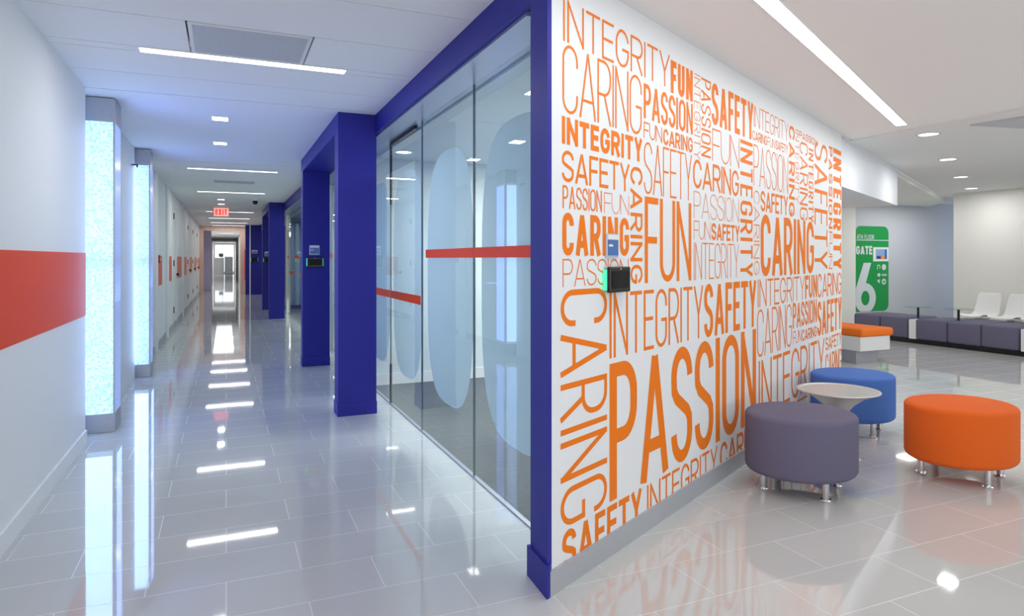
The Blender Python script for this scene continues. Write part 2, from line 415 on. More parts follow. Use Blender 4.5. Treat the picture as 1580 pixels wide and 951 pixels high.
al = thing('fire_alarm_pull', 'small dark red alarm box on the left corridor wall past the second glowing column', 'alarm', (XL, 11.0, 1.34))
new('alarm_body', box(0, .05, -.05, .05, -.06, .06), M_red, al, bevel=.008); new('pull_handle', box(.05, .06, -.03, .03, -.02, .01), M_white, al)

# ------------------------------------------------------------------ light columns on the left wall
def light_column(label, y):
    e = thing('light_column', label, 'light column', (-.90, y, 0), 0, 'glowing light columns on the corridor wall')
    x0, x1, d = -.10, .105, .32
    new('steel_base', box(x0, x1, 0, d, 0, .145), M_steel, e, bevel=.003)
    new('steel_cap', box(x0, x1, 0, d, 2.41, 2.595), M_steel, e, bevel=.003)
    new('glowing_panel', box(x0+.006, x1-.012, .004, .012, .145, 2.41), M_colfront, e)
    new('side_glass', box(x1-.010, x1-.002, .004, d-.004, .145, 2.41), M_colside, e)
    new('core', box(x0+.01, x1-.014, .03, d-.01, .145, 2.41), mat('column_core', (90, 130, 200), .5), e)
    new('corner_trim', box(x1-.012, x1, 0, .006, .145, 2.41), M_steel, e)
    return e
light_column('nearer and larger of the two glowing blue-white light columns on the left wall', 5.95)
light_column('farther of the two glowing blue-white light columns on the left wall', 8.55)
for y in (5.95, 8.55):
    area('column_front_light', (-.90, y-.02, 1.28), (-PI/2, 0, 0), .18, 2.2, 6, (.30, .5, 1))
    area('column_side_light', (-.785, y+.16, 1.28), (PI/2, 0, -PI/2), .28, 2.2, 10, (.20, .32, 1))
    area('column_top_light', (-.66, y+.16, 1.0), (PI, 0, 0), .2, .3, 1.0, (.20, .30, 1))  # added floating uplight that tints the ceiling blue, not part of the column

# ------------------------------------------------------------------ corridor ceiling lights
def line_light(label, x0, x1, y, wd=.1, power=16, L=HC):
    e = thing('line_light', label, 'ceiling light', ((x0+x1)/2, y, L), 0, 'line lights in the corridor ceiling')
    h = (x1-x0)/2
    new('diffuser', box(-h, h, -wd/2+.006, wd/2-.006, -.003, .02), M_light, e)
    bm = bmesh.new(); t = .006
    B(bm, -h-t, h+t, -wd/2-.001, -wd/2+t, -.005, .025); B(bm, -h-t, h+t, wd/2-t, wd/2+.001, -.005, .025)
    B(bm, -h-t, -h, -wd/2+t, wd/2-t, -.005, .025); B(bm, h, h+t, -wd/2+t, wd/2-t, -.005, .025)
    new('frame', bm, M_white, e)
    if power: area('line_light_glow', ((x0+x1)/2, y, L-.01), (0, 0, 0), x1-x0, wd, power, (1, .98, .96))
line_light('long line light nearest the camera in the corridor ceiling, beside the air grille', -.473, .73, 4.5, .108, 9)
names = ['second line light of the corridor ceiling, just beyond the blue-lit stretch', 'third line light of the corridor ceiling, before the exit sign',
         'fourth line light of the corridor ceiling, partly hidden by the exit sign', 'fifth line light of the corridor ceiling, first clear one beyond the exit sign',
         'sixth line light of the corridor ceiling, before the salmon frame', 'seventh line light of the corridor ceiling, next to the salmon frame']
for nm, y in zip(names, (10.15, 13.6, 19.3, 22.4, 25.2, 27.4)): line_light(nm, -.49, .68, y, .1, 8)
line_light('line light seen through the salmon frame at the corridor end', -.3, .3, 31.5, .1, 14)
line_light('last line light deep in the corridor beyond the salmon frame', -.3, .3, 36, .1, 14)
for lab, y, x in (('nearest small rectangular downlight in the blue-lit corridor ceiling', 6.45, -.05), ('second small rectangular downlight in the blue-lit corridor ceiling', 7.83, -.06),
                  ('third small rectangular downlight, in front of the exit sign', 15.3, -.1), ('fourth small rectangular downlight, just above the exit sign', 16.6, -.1)):
    e = thing('square_downlight', lab, 'ceiling light', (x, y, HC), 0, 'small downlights in the corridor ceiling')
    new('diffuser', box(-.065, .065, -.085, .085, -.003, .01), M_light, e)
    new('frame', B(B(B(box(-.075, -.065, -.095, .095, -.005, .01), .065, .075, -.095, .095, -.005, .01), -.065, .065, -.095, -.085, -.005, .01), -.065, .065, .085, .095, -.005, .01), M_white, e)
    area('downlight_glow', (x, y, HC-.01), (0, 0, 0), .13, .17, 2.5)
# air grilles
def vent(lab, x0, x1, y0, y1):
    e = thing('air_grille', lab, 'air grille', ((x0+x1)/2, (y0+y1)/2, HC), 0, 'air grilles in the corridor ceiling')
    a, b_ = (x1-x0)/2, (y1-y0)/2
    new('grille_mesh', box(-a+.02, a-.02, -b_+.02, b_-.02, -.002, .012), M_grille, e)
    bm = bmesh.new(); t = .02
    B(bm, -a, a, -b_, -b_+t, -.004, .014); B(bm, -a, a, b_-t, b_, -.004, .014); B(bm, -a, -a+t, -b_+t, b_-t, -.004, .014); B(bm, a-t, a, -b_+t, b_-t, -.004, .014)
    new('frame', bm, M_white, e)
vent('large grey air grille in the ceiling beside the nearest line light', -.19, .45, 3.88, 4.44)
vent('small pale air grille in the ceiling between the second and third line lights', -.2, .45, 11.5, 11.95)

# exit sign
ex = thing('exit_sign', 'red lit EXIT sign hanging from the corridor ceiling', 'exit sign', (-.11, 17.6, HC))
new('mounting_canopy', box(-.06, .06, -.03, .03, -.02, 0), M_white, ex)
new('sign_panel', box(-.165, .165, -.008, .008, -.22, -.02), M_exitpanel, ex)

# ---- stroke lettering: every glyph is a set of centre lines in real units, drawn with an even pen
def arc(cx_, cy_, rx, ry, a0, a1, n=14):
    return [(cx_+rx*math.cos(math.radians(a0+(a1-a0)*i/n)), cy_+ry*math.sin(math.radians(a0+(a1-a0)*i/n))) for i in range(n+1)]
GW = {'I': .0, 'N': 1.05, 'T': .95, 'E': .85, 'G': 1.02, 'R': 1.0, 'Y': 1.02, 'C': .98, 'A': 1.12, 'F': .82, 'U': 1.0, 'S': .98, 'P': .95, 'O': 1.05, 'X': 1.0, 'L': .8, 'H': 1.05, '4': 1, '6': 1, 'D': 1.0, 'M': 1.2}
def glyph(ch, W, H, t):
    h = t/2; l, r, b, T = h, W-h, h, H-h; rx = (r-l)/2; mx = W/2
    ry = min(rx*1.15, (T-b)/2)
    if ch == 'I': return [[(W/2, 0), (W/2, H)]]
    if ch == 'L': return [[(l, H), (l, b), (W, b)]]
    if ch == 'H': return [[(l, 0), (l, H)], [(r, 0), (r, H)], [(l, H/2), (r, H/2)]]
    if ch == 'N': return [[(l, 0), (l, H)], [(r, 0), (r, H)], [(l, T), (r, b)]]
    if ch == 'M': return [[(l, 0), (l, H)], [(r, 0), (r, H)], [(l, T), (mx, H*.3)], [(mx, H*.3), (r, T)]]
    if ch == 'T': return [[(0, T), (W, T)], [(mx, 0), (mx, T)]]
    if ch == 'E': return [[(l, 0), (l, H)], [(l, T), (W, T)], [(l, b), (W, b)], [(l, H*.52), (W*.92, H*.52)]]
    if ch == 'F': return [[(l, 0), (l, H)], [(l, T), (W, T)], [(l, H*.5), (W*.9, H*.5)]]
    if ch == 'Y': return [[(l*.9, H), (mx, H*.45)], [(W-l*.9, H), (mx, H*.45)], [(mx, 0), (mx, H*.47)]]
    if ch == 'X': return [[(l, 0), (r, H)], [(l, H), (r, 0)]]
    if ch == 'A': return [[(l*.9, 0), (mx, T+h*.6)], [(W-l*.9, 0), (mx, T+h*.6)], [(W*.22, H*.27), (W*.78, H*.27)]]
    if ch == 'U': return [[(l, H)]+arc(mx, b+ry, rx, ry, 180, 360)+[(r, H)]]
    if ch == 'O': return [arc(mx, b+ry, rx, ry, 180, 360)+arc(mx, T-ry, rx, ry, 0, 180)+[(l, b+ry)]]
    if ch == 'D': return [[(l, b), (l, T), (mx, T)]+arc(mx, T-ry, rx, ry, 90, 0)+arc(mx, b+ry, rx, ry, 0, -90)+[(l, b)]]
    gp = max(.66, .5+.75*t/H) if t/H > .1 else .70
    sa = math.degrees(math.asin(max(0, min(.8, (H*gp-(T-ry))/ry))))
    top = ([(r, H*.70)] if sa <= 0 else [])+arc(mx, T-ry, rx, ry, sa, 180)
    if ch == 'C': return [top+arc(mx, b+ry, rx, ry, 180, 360-sa)+([(r, H*.30)] if sa <= 0 else [])]
    if ch == 'G': return [top+arc(mx, b+ry, rx, ry, 180, 360)+[(r, H*.47)], [(W, H*.47), (mx, H*.47)]]
    if ch in 'PR':
        q = (T-H*.46)/2; rr = min(rx*1.05, q)
        s = [[(l, 0), (l, H)], [(l, T), (r-rr, T)]+arc(r-rr, T-min(q, rr*1.2), rr, min(q, rr*1.2), 90, 0, 8)+arc(r-rr, H*.46+min(q, rr*1.2), rr, min(q, rr*1.2), 0, -90, 8)+[(l, H*.46)]]
        if ch == 'R': s.append([(mx, H*.46), (r+h*.2, 0)])
        return s
    if ch == 'S':
        qt = (T-b)/4
        ey = min(qt*1.0, rx*1.3)
        p = [(r, T-ey*1.0)]+arc(mx, T-ey, rx, ey, 0, 180, 14)
        p += [(l+rx*.04, T-ey-(qt*2-ey)*.45), (l+rx*.35, H/2+(qt)*.28), (r-rx*.35, H/2-(qt)*.28), (r-rx*.04, b+ey+(qt*2-ey)*.45)]
        p += arc(mx, b+ey, rx, ey, 0, -180, 14)
        return [p]
    if ch == '4': return [[(W*.78, 0), (W*.78, H)], [(W*.7, T), (l, H*.3), (W, H*.3)]]
    if ch == '6':
        r6 = H*.29-h
        return [[(W*.66, H), (W*.10+h*.6, H*.40)], arc(mx, h+r6, rx, r6, 0, 360, 30)]
    return []
def ribbon(bm, pts, t, conv, depth):
    P = [Vector(p) for p in pts]
    Q = [P[0]]
    for p in P[1:]:
        if (p-Q[-1]).length > 1e-5: Q.append(p)
    P = Q
    if len(P) < 2: return
    closed = (P[0]-P[-1]).length < 1e-4
    a, b = [], []
    for i, p in enumerate(P):
        d0 = (p-P[i-1]).normalized() if i > 0 else ((p-P[-2]).normalized() if closed else None)
        d1 = (P[i+1]-p).normalized() if i < len(P)-1 else ((P[1]-p).normalized() if closed else None)
        d0 = d0 or d1; d1 = d1 or d0
        n0 = Vector((-d0.y, d0.x)); n1 = Vector((-d1.y, d1.x)); n = (n0+n1)
        n = n.normalized() if n.length > 1e-4 else n0
        k = min(1/max(n.dot(n0), .3), 2.2)
        a.append(bm.verts.new(conv(p+n*t/2*k, depth))); b.append(bm.verts.new(conv(p-n*t/2*k, depth)))
    for i in range(len(P)-1): bm.faces.new((a[i], b[i], b[i+1], a[i+1]))
def word_mesh(bm, text, W, H, t, conv, gap=None, d0=.0008):
    # widths: letters share the available width
    gap = gap if gap is not None else t*.75
    unit_sum = sum(GW[c] for c in text if c != ' ')+.55*text.count(' '); nI = sum(c == 'I' for c in text)
    avail = W-gap*(len(text)-1)-nI*t
    u = avail/unit_sum; x = 0; k = 0
    for c in text:
        if c == ' ': x += .55*u+gap; continue
        w_ = t if c == 'I' else GW[c]*u
        for s in glyph(c, w_, H, t):
            k += 1
            ribbon(bm, [(px_+x, py_) for px_, py_ in s], t, conv, d0+.00012*(k % 4))
        x += w_+gap
# exit lettering
bm = bmesh.new(); word_mesh(bm, 'EXIT', .26, .13, .026, lambda p, d: (p.x-.13, -.008-d, p.y-.185)); new('lettering', bm, M_exit, ex)
new('arrow', box(-.20, -.17, -.004, .004, -.13, -.10), M_exit, ex)

# security camera dome
sc = thing('security_camera', 'small dark dome security camera on the corridor ceiling before the second blue portal', 'camera', (.56, 14.9, HC))
new('mount', lathe(bmesh.new(), [(0, 0), (.05, 0), (.05, -.04), (0, -.04)], n=20), M_white, sc)
new('dome', lathe(bmesh.new(), [(0, -.04), (.055, -.04), (.052, -.08), (.035, -.11), (0, -.12)], n=20), M_black, sc, smooth=True)
sc = thing('camera_bracket', 'tiny dark bracket on the left wall between the two glowing columns', 'bracket', (-.943, 8.2, 2.36))
new('bracket_arm', box(0, .05, -.006, .006, 0, .012), M_dark, sc); new('bracket_head', box(.05, .065, -.01, .01, -.02, .012), M_dark, sc)

# ------------------------------------------------------------------ word wall lettering
def wall_u(px):
    ray = FW+RT*((px-CX)/FPX)
    det = DW.x*(-ray.y)-DW.y*(-ray.x)
    u = (-P0.x*(-ray.y)-(-P0.y)*(-ray.x))/det
    return u
def wall_z(px, py):
    u = wall_u(px); p = P0+DW*u; t = p.dot(FW)
    return CAM_H-(py-HY)*t/FPX
def pt(r): return r
WORDS = [  # text, left px, right px, (px,py) on the top line, (px,py) on the bottom line, pen width / letter height, turned
 ('INTEGRITY', 868.7, 1033.5, (879, 2), (868.7, 62.7), .072, 0, 'thin'),
 ('FUN', 1034.8, 1068.7, (1034.8, 92), (1037, 143.5), .20, 0, 'bold'),
 ('CARING', 867.6, 990, (903, 81), (918, 188), .043, 0, 'thin tall'),
 ('PASSION', 993.1, 1068.7, (993, 128), (993, 181.8), .125, 0, 'medium'),
 ('FUN', 993.1, 1021.5, (993, 187.3), (993, 212.5), .09, 0, 'thin'),
 ('CARING', 1023.4, 1068.7, (1023.4, 198), (1027, 224), .17, 0, 'small bold'),
 ('INTEGRITY', 1070.8, 1080.4, (1070.8, 112.6), (1070.4, 244.7), .06, 1, 'thin turned'),
 ('PASSION', 1081.9, 1096.5, (1081.9, 119), (1081.9, 240.5), .085, 1, 'turned'),
 ('SAFETY', 1097.9, 1162.1, (1104, 129.5), (1104, 193.4), .15, 0, 'bold'),
 ('FUN', 1099, 1140.6, (1099, 197.5), (1099, 248), .045, 0, 'thin'),
 ('INTEGRITY', 1142.4, 1161, (1142, 214.4), (1160.9, 427), .105, 1, 'large turned'),
 ('INTEGRITY', 1163, 1216.3, (1175, 168.5), (1183.6, 204.7), .055, 0, 'thin'),
 ('CARING', 1160.8, 1183.6, (1160.4, 200.5), (1160.4, 215.6), .14, 0, 'tiny bold'),
 ('FUN', 1184.4, 1195.8, (1160.4, 200.5), (1160.4, 215.6), .08, 0, 'tiny thin'),
 ('SAFETY', 1196.8, 1215.5, (1160.4, 200.5), (1160.4, 215.6), .13, 0, 'tiny bold'),
 ('PASSION', 1162.6, 1215.8, (1162.6, 222.3), (1182.8, 291.3), .035, 0, 'thin tall'),
 ('SAFETY', 1173.6, 1215.5, (1177, 294.8), (1176, 326.3), .15, 0, 'bold'),
 ('CARING', 1162.8, 1171.8, (1162.6, 293.5), (1162.6, 425), .06, 1, 'thin turned'),
 ('CARING', 1173.6, 1255.7, (1182, 331.3), (1182, 426.4), .14, 0, 'large bold'),
 ('CARING', 1217.3, 1225.9, (1217.3, 192.5), (1221.5, 334.7), .17, 1, 'bold turned'),
 ('INTEGRITY', 1226.9, 1232.8, (1226.9, 199), (1226.9, 313), .07, 1, 'thin turned'),
 ('CARING', 1234.3, 1246.2, (1234.1, 217.5), (1234.1, 339), .075, 1, 'turned'),
 ('PASSION', 1233.3, 1260.5, (1234, 202), (1234, 213.5), .15, 0, 'tiny bold'),
 ('INTEGRITY', 1247.6, 1254.9, (1247.6, 228.2), (1254.6, 344), .12, 1, 'small turned'),
 ('SAFETY', 1256.8, 1276.5, (1256.8, 216.5), (1276.5, 415.6), .075, 1, 'large turned'),
 ('PASSION', 1278.7, 1284.3, (1278.7, 225), (1278.7, 353), .17, 1, 'small turned'),
 ('FUN', 1278.7, 1284.3, (1278.7, 357), (1278.7, 415.4), .08, 1, 'thin turned'),
 ('INTEGRITY', 1285.9, 1297.7, (1285.9, 228), (1297.7, 415.6), .15, 1, 'turned'),
 ('INTEGRITY', 1169.3, 1241.7, (1185.3, 430.2), (1170.2, 474.8), .075, 0, 'thin'),
 ('FUN', 1242.2, 1260.4, (1242.2, 425.5), (1242.2, 461.5), .18, 0, 'bold'),
 ('CARING', 1261.2, 1298.3, (1263.6, 422.6), (1263.6, 459.6), .1, 0, 'medium'),
 ('CARING', 1168.2, 1221.5, (1173.2, 477.5), (1173.2, 551), .045, 0, 'thin tall'),
 ('PASSION', 1223.2, 1260.2, (1223.2, 468), (1223.2, 507.4), .13, 0, 'bold'),
 ('FUN', 1223.5, 1236.4, (1224, 512), (1223.5, 532), .08, 0, 'tiny thin'),
 ('CARING', 1237.3, 1260.2, (1237.5, 509.3), (1237.5, 527), .16, 0, 'tiny bold'),
 ('SAFETY', 1261.2, 1298.3, (1262.7, 465.5), (1263, 519), .14, 0, 'bold'),
 ('INTEGRITY', 1170.5, 1272, (1171.5, 557.5), (1171.5, 645), .07, 0, 'large thin'),
 ('SAFETY', 1273.7, 1298.3, (1274.5, 521), (1274.8, 541.2), .14, 0, 'tiny bold'),
 ('CARING', 1273.7, 1298.3, (1274.5, 547), (1274.5, 588), .09, 0, 'medium'),
 ('INTEGRITY', 866.8, 990.9, (866.8, 178.5), (866.8, 221.2), .205, 0, 'bold'),
 ('SAFETY', 866.8, 971.3, (895, 237), (886.8, 283), .115, 0, 'medium'),
 ('PASSION', 867.9, 928.4, (867.9, 285.5), (867.9, 321.5), .09, 0, 'small'),
 ('FUN', 932, 970.3, (932, 296.7), (932, 328.6), .045, 0, 'small thin'),
 ('CARING', 867.4, 970.4, (877.8, 328.5), (877.8, 394.6), .17, 0, 'bold'),
 ('PASSION', 868, 969.9, (868.5, 399.7), (868.5, 443.2), .055, 0, 'thin'),
 ('CARING', 972.7, 991.2, (972.7, 256), (982, 438), .14, 1, 'bold turned'),
 ('SAFETY', 993.4, 1067.3, (999.3, 219.5), (999.3, 299.5), .04, 0, 'thin tall'),
 ('FUN', 994.7, 1066.4, (994.7, 303), (998, 437), .078, 0, 'large'),
 ('CARING', 1069.4, 1139.9, (1074.7, 246), (1076.8, 291), .115, 0, 'medium'),
 ('PASSION', 1070.5, 1139.9, (1070.5, 294.7), (1070.5, 336), .035, 0, 'thin'),
 ('FUN', 1070.5, 1096.3, (1070.5, 340.5), (1070.5, 369.3), .05, 0, 'thin'),
 ('SAFETY', 1097.8, 1140.9, (1101, 344.5), (1101, 370.8), .17, 0, 'small bold'),
 ('INTEGRITY', 1070.5, 1139.9, (1085, 374.7), (1071.5, 432.3), .035, 0, 'thin'),
 ('CARING', 864.8, 936.5, (930, 444), (880, 810.5), .066, 1, 'huge turned'),
 ('INTEGRITY', 940.4, 1084.8, (973.6, 449.8), (941.4, 553.6), .06, 0, 'large thin'),
 ('SAFETY', 1086.4, 1166.6, (1096, 438), (1092.6, 520.6), .13, 0, 'bold'),
 ('PASSION', 940.4, 1166.3, (941.4, 562), (946.4, 772), .105, 0, 'huge bold'),
 ('SAFETY', 867.3, 990, (899.4, 804.5), (899.4, 866), .17, 0, 'bold'),
 ('INTEGRITY', 998.3, 1107, (998.3, 749.5), (998.3, 801), .095, 0, 'thin'),
 ('CARING', 1111, 1172, (998.3, 749.5), (998.3, 801), .14, 0, 'medium'),
 ('SAFETY', 1176, 1296, (998.3, 751), (998.3, 801), .1, 0, 'medium'),
]
wg = thing('wall_lettering', 'orange word-cloud lettering covering the white wall, CARING, SAFETY, FUN, PASSION, INTEGRITY', 'wall lettering', (0, 0, 0))
for text, xa, xb, tp, bt, pen, turned, look in WORDS:
    u0, u1 = wall_u(xa), wall_u(xb); zt, zb = wall_z(*tp), wall_z(*bt); zb = max(zb, .008)
    bm = bmesh.new()
    if not turned:
        H = zt-zb; conv = lambda p, d: P0+DW*(u0+p.x)+NW*d+Vector((0, 0, zb+p.y))
        word_mesh(bm, text, u1-u0, H, pen*H, conv, gap=max(pen*H*.55, (u1-u0)*.018))
    else:
        H = u1-u0; conv = lambda p, d: P0+DW*(u0+p.y)+NW*d+Vector((0, 0, zt-p.x))
        word_mesh(bm, text, zt-zb, H, pen*H, conv, gap=max(pen*H*.8, (zt-zb)*.03))
    o = new('word', bm, M_orange, wg); o['label'] = '%s word %s' % (look, text)

# ------------------------------------------------------------------ signs and room tablets
def room_plate(lab, M, w_, h_):
    e = thing('room_sign', lab, 'room sign', M.translation, 0, 'small room signs'); e.matrix_world = M
    new('backing', box(-w_/2, w_/2, 0, .006, -h_/2, h_/2), M_glass if False else mat('sign_backing', (190, 200, 222), .2), e)
    new('header', box(-w_/2+.012, w_/2-.006, -.003, 0, h_/2*.52, h_/2*.9), M_white, e)
    new('face', box(-w_/2+.012, w_/2-.006, -.003, 0, -h_/2*.80, h_/2*.48), M_plate, e)
    new('text_line', box(-w_/2+.016, -w_/2+.05, -.0045, -.003, -.004, .006), M_white, e)
def tablet(lab, M, w_, h_, both=True):
    e = thing('room_tablet', lab, 'tablet', M.translation, 0, 'room booking tablets'); e.matrix_world = M
    new('wall_bracket', box(-w_/2+.01, w_/2-.01, -.018, 0, -h_/2+.01, h_/2-.01), M_dark, e)
    new('tablet_body', box(-w_/2, w_/2, -.036, -.018, -h_/2, h_/2), M_black, e, bevel=.006, seg=3)
    new('screen', box(-w_/2+.016, w_/2-.016, -.0375, -.036, -h_/2+.02, h_/2-.02), M_screen, e)
    new('light_strip', box(-w_/2-.006, -w_/2+.010, -.018, -.004, -h_/2+.012, h_/2-.012), M_led, e)
    new('light_strip', box(w_/2-.010, w_/2+.006, -.018, -.004, -h_/2+.012, h_/2-.012), M_led, e)
    new('lens', box(-.004, .004, -.0385, -.036, h_/2-.014, h_/2-.009), M_grille, e)
def onwall(px0, px1, py0, py1, off=.0):
    u = (wall_u(px0)+wall_u(px1))/2; pm = (px0+px1)/2
    z0, z1 = wall_z(pm, py1), wall_z(pm, py0)
    M = MW @ Matrix.Translation((u, -off, (z0+z1)/2)); return M, wall_u(px1)-wall_u(px0), z1-z0
Mx, w_, h_ = onwall(933.5, 952, 361, 398, .008); room_plate('small blue and white room sign on the lettered wall above the black tablet', Mx, w_, h_)
Mx, w_, h_ = onwall(930, 962, 411.5, 451, .002); tablet('black room tablet with a green light edge on the lettered wall', Mx, w_*1.0, h_)
def facing(x, y, z): return Matrix.Translation((x, y, z))
room_plate('small blue and white room sign on the first blue portal above its tablet', facing(1.015, 8.582, 1.455), .125, .12)
tablet('black room tablet with green light edges on the first blue portal', facing(1.02, 8.588, 1.303), .19, .12)
room_plate('small room sign on the second blue portal above its tablet', facing(.99, 18.542, 1.47), .12, .12)
tablet('distant black room tablet with green light edges on the second blue portal', facing(1.0, 18.548, 1.31), .19, .12)
room_plate('small pale room sign on the blue end wall above its tablet', facing(.98, 26.592, 1.6), .2, .12)
tablet('farthest room tablet with green glow on the blue end wall', facing(.97, 26.598, 1.31), .24, .16)

# ------------------------------------------------------------------ lounge ceiling lights
ep = DW*6.82+NW*(-1.005); ep.z = HL
e = thing('lounge_line_light', 'long diagonal line light in the lounge ceiling above the lettered wall', 'ceiling light', ep, math.atan2(DW.y, DW.x))
new('diffuser', box(-7.2, 0, -.043, .043, -.003, .0), M_light, e)
new('frame', B(B(box(-7.2, .01, -.051, -.043, -.005, 0), -7.2, .01, .043, .051, -.005, 0), 0, .01, -.043, .043, -.005, 0), M_white, e)
c = ep-DW*3.6; c.z = HL-.01
area('lounge_line_glow', c, (0, 0, math.atan2(DW.y, DW.x)), 7.2, .09, 21, (.96, 1, .99))
for lab, x, y in (('nearest and largest of the round downlights in the lounge ceiling', 6.16, 4.22), ('second of the round downlights in the lounge ceiling', 7.94, 5.2),
                  ('third of the round downlights in the lounge ceiling', 9.83, 6.25), ('farthest of the round downlights in the lounge ceiling, nearest the white wall', 11.6, 7.2)):
    e = thing('round_downlight', lab, 'ceiling light', (x, y, HL-.012), 0, 'round downlights in the lounge ceiling')
    new('lens', lathe(bmesh.new(), [(0, -.002), (.085, -.002), (.085, 0), (0, 0)]), M_lightwarm, e)
    new('trim_ring', lathe(bmesh.new(), [(.085, -.004), (.10, -.004), (.10, 0), (.085, 0), (.085, -.004)]), M_alum, e)
    area('downlight_glow', (x, y, HL-.03), (0, 0, 0), .15, .15, 11, (1, .99, .97))
e = thing('short_line_light', 'short line light in the lower ceiling behind the bulkhead', 'ceiling light', (8.0, 8.3, HL-.085), 0)
new('diffuser', box(-.9, .9, -.05, .05, -.003, 0), M_light, e); new('frame', box(-.92, .92, .05, .058, -.004, 0), M_white, e)
area('short_line_glow', (8.0, 8.3, HL-.1), (0, 0, 0), 1.4, .1, 20)
area('passage_downlight', (12.6, 8.6, HL-.1), (0, 0, 0), 1.6, .3, 22)  # added fill with no fixture, brightens the grey wall behind the bench
e = thing('ceiling_diffuser', 'grey air diffuser at the right edge of the lounge ceiling', 'air grille', (6.55, 3.55, HL-.012))
new('diffuser_plate', prism(bmesh.new(), [(-.5, .22), (-.44, -.3), (.1, -.3), (.1, .1)], -.012, -.001), M_grille, e)

# ------------------------------------------------------------------ lounge walls
struct('wall_right', box(12.3, 12.6, -4, 7.95, 0, HL), M_warm)
struct('wall_gate', box(11.62, 16, 9.5, 9.6, 0, HL), M_greywall)
struct('wall_passage', box(6, 11.62, 9.46, 9.6, 0, HL), M_warm)
area('daylight_side', (15.0, 8.6, 1.4), (PI/2, 0, 0), 1.5, 2.0, 6, (.55, .72, 1))

# green GATE 6 wall sign
gx0, gx1, gz0, gz1 = 11.66, 12.62, .27, 2.01
gs = thing('gate_sign', 'green GATE 6 wall sign with rounded corners on the grey wall behind the bench', 'wall sign', (gx0, 9.5, gz0))
Wg, Hg = gx1-gx0, gz1-gz0
rr = .14; pts = []
for cx_, cz_, a0 in ((Wg-rr, rr, -90), (Wg-rr, Hg-rr, 0), (rr, Hg-rr, 90)):
    pts += [(cx_+rr*math.cos(math.radians(a0+i*9)), cz_+rr*math.sin(math.radians(a0+i*9))) for i in range(11)]
pts += [(0, 0)]
MS = Matrix(((1, 0, 0, 0), (0, 0, -1, 0), (0, 1, 0, 0), (0, 0, 0, 1)))
new('green_panel', prism(bmesh.new(), pts, .001, .006, MS), M_green, gs)
M_signw = mat('pale_sign_lettering', (214, 220, 224), .4)
def sconv(x, z, L=.0075): return lambda p, d: (x+p.x, -L-d, z+p.y)
bm = bmesh.new(); word_mesh(bm, '4TH FLOOR', .50, .095, .012, sconv(.03, 1.47)); new('floor_lettering', bm, M_signw, gs)
new('rule', box(.02, Wg, -.008, -.006, 1.445, 1.46), M_signw, gs)
bm = bmesh.new(); word_mesh(bm, 'GATE', .465, .175, .04, sconv(.01, 1.16), gap=.014); new('gate_lettering', bm, M_signw, gs)
bm = bmesh.new(); L = []
cx6, cy6 = .277, .272; n6 = 48
ou = []; inn = []
for i in range(n6):
    t6 = 2*PI*i/n6
    for lst, ra, rb in ((ou, .304, .305), (inn, .12, .148)):
        x6 = max(.002, cx6+ra*math.cos(t6)); z6 = max(.002, cy6+rb*math.sin(t6)); lst.append(bm.verts.new((x6, -.0078, z6)))
for i in range(n6): j = (i+1) % n6; bm.faces.new((ou[i], ou[j], inn[j], inn[i]))
prism(bm, [(.227, .99), (.443, .99), (.285, .57), (.16, .47), (.06, .40), (.004, .30), (.004, .47)], .0079, .0088, MS)
new('big_numeral', bm, M_signw, gs)
pz = thing
new('picture_card', box(.50, .95, -.012, -.006, 1.02, 1.31), M_white, gs)
ps = new('picture', box(.575, .90, -.014, -.012, 1.07, 1.27), mat('picture_blue', (140, 170, 210), .4), gs)
new('picture_detail', box(.84, .90, -.015, -.014, 1.07, 1.27), mat('picture_teal', (30, 100, 190), .4), ps)
new('picture_detail', box(.60, .72, -.015, -.014, 1.07, 1.13), mat('picture_navy', (40, 60, 120), .4), ps)
new('picture_detail', box(.72, .85, -.015, -.014, 1.07, 1.13), mat('picture_orange', (235, 150, 50), .4), ps)
for i, z in enumerate((.90, .74, .60)):
    bm = bmesh.new()
    if i != 1: lathe(bm, [(0, 0), (.062, 0), (.062, .003), (0, .003)], n=24); bm.transform(Matrix.Translation((.82, -.0065, z)) @ Matrix.Rotation(PI/2, 4, 'X'))
    else: [B(bm, .76+.03*j, .78+.03*j, -.0095, -.0065, z-.02, z+.02) for j in range(5)]
    new('pictogram', bm, M_signw, gs)
    bm = bmesh.new()
    if i == 0: ribbon(bm, [(.63, z-.05), (.63, z+.04), (.70, z+.04), (.70, z-.03)], .018, sconv(0, 0), 0)
    elif i == 1: B(bm, .63, .68, -.0095, -.0065, z-.03, z+.03); prism(bm, [(.68, z-.05), (.72, z), (.68, z+.05)], .0065, .0095, MS)
    else: prism(bm, [(.63, z+.045), (.71, z+.045), (.68, z), (.71, z-.04), (.63, z)], .0065, .0095, MS)
    new('arrow', bm, M_signw, gs)
bm = lathe(bmesh.new(), [(0, 0), (.025, 0), (.025, .003), (0, .003)], n=16); bm.transform(Matrix.Translation((.82, -.011, .60)) @ Matrix.Rotation(PI/2, 4, 'X')); new('pictogram_centre', bm, M_green, gs)

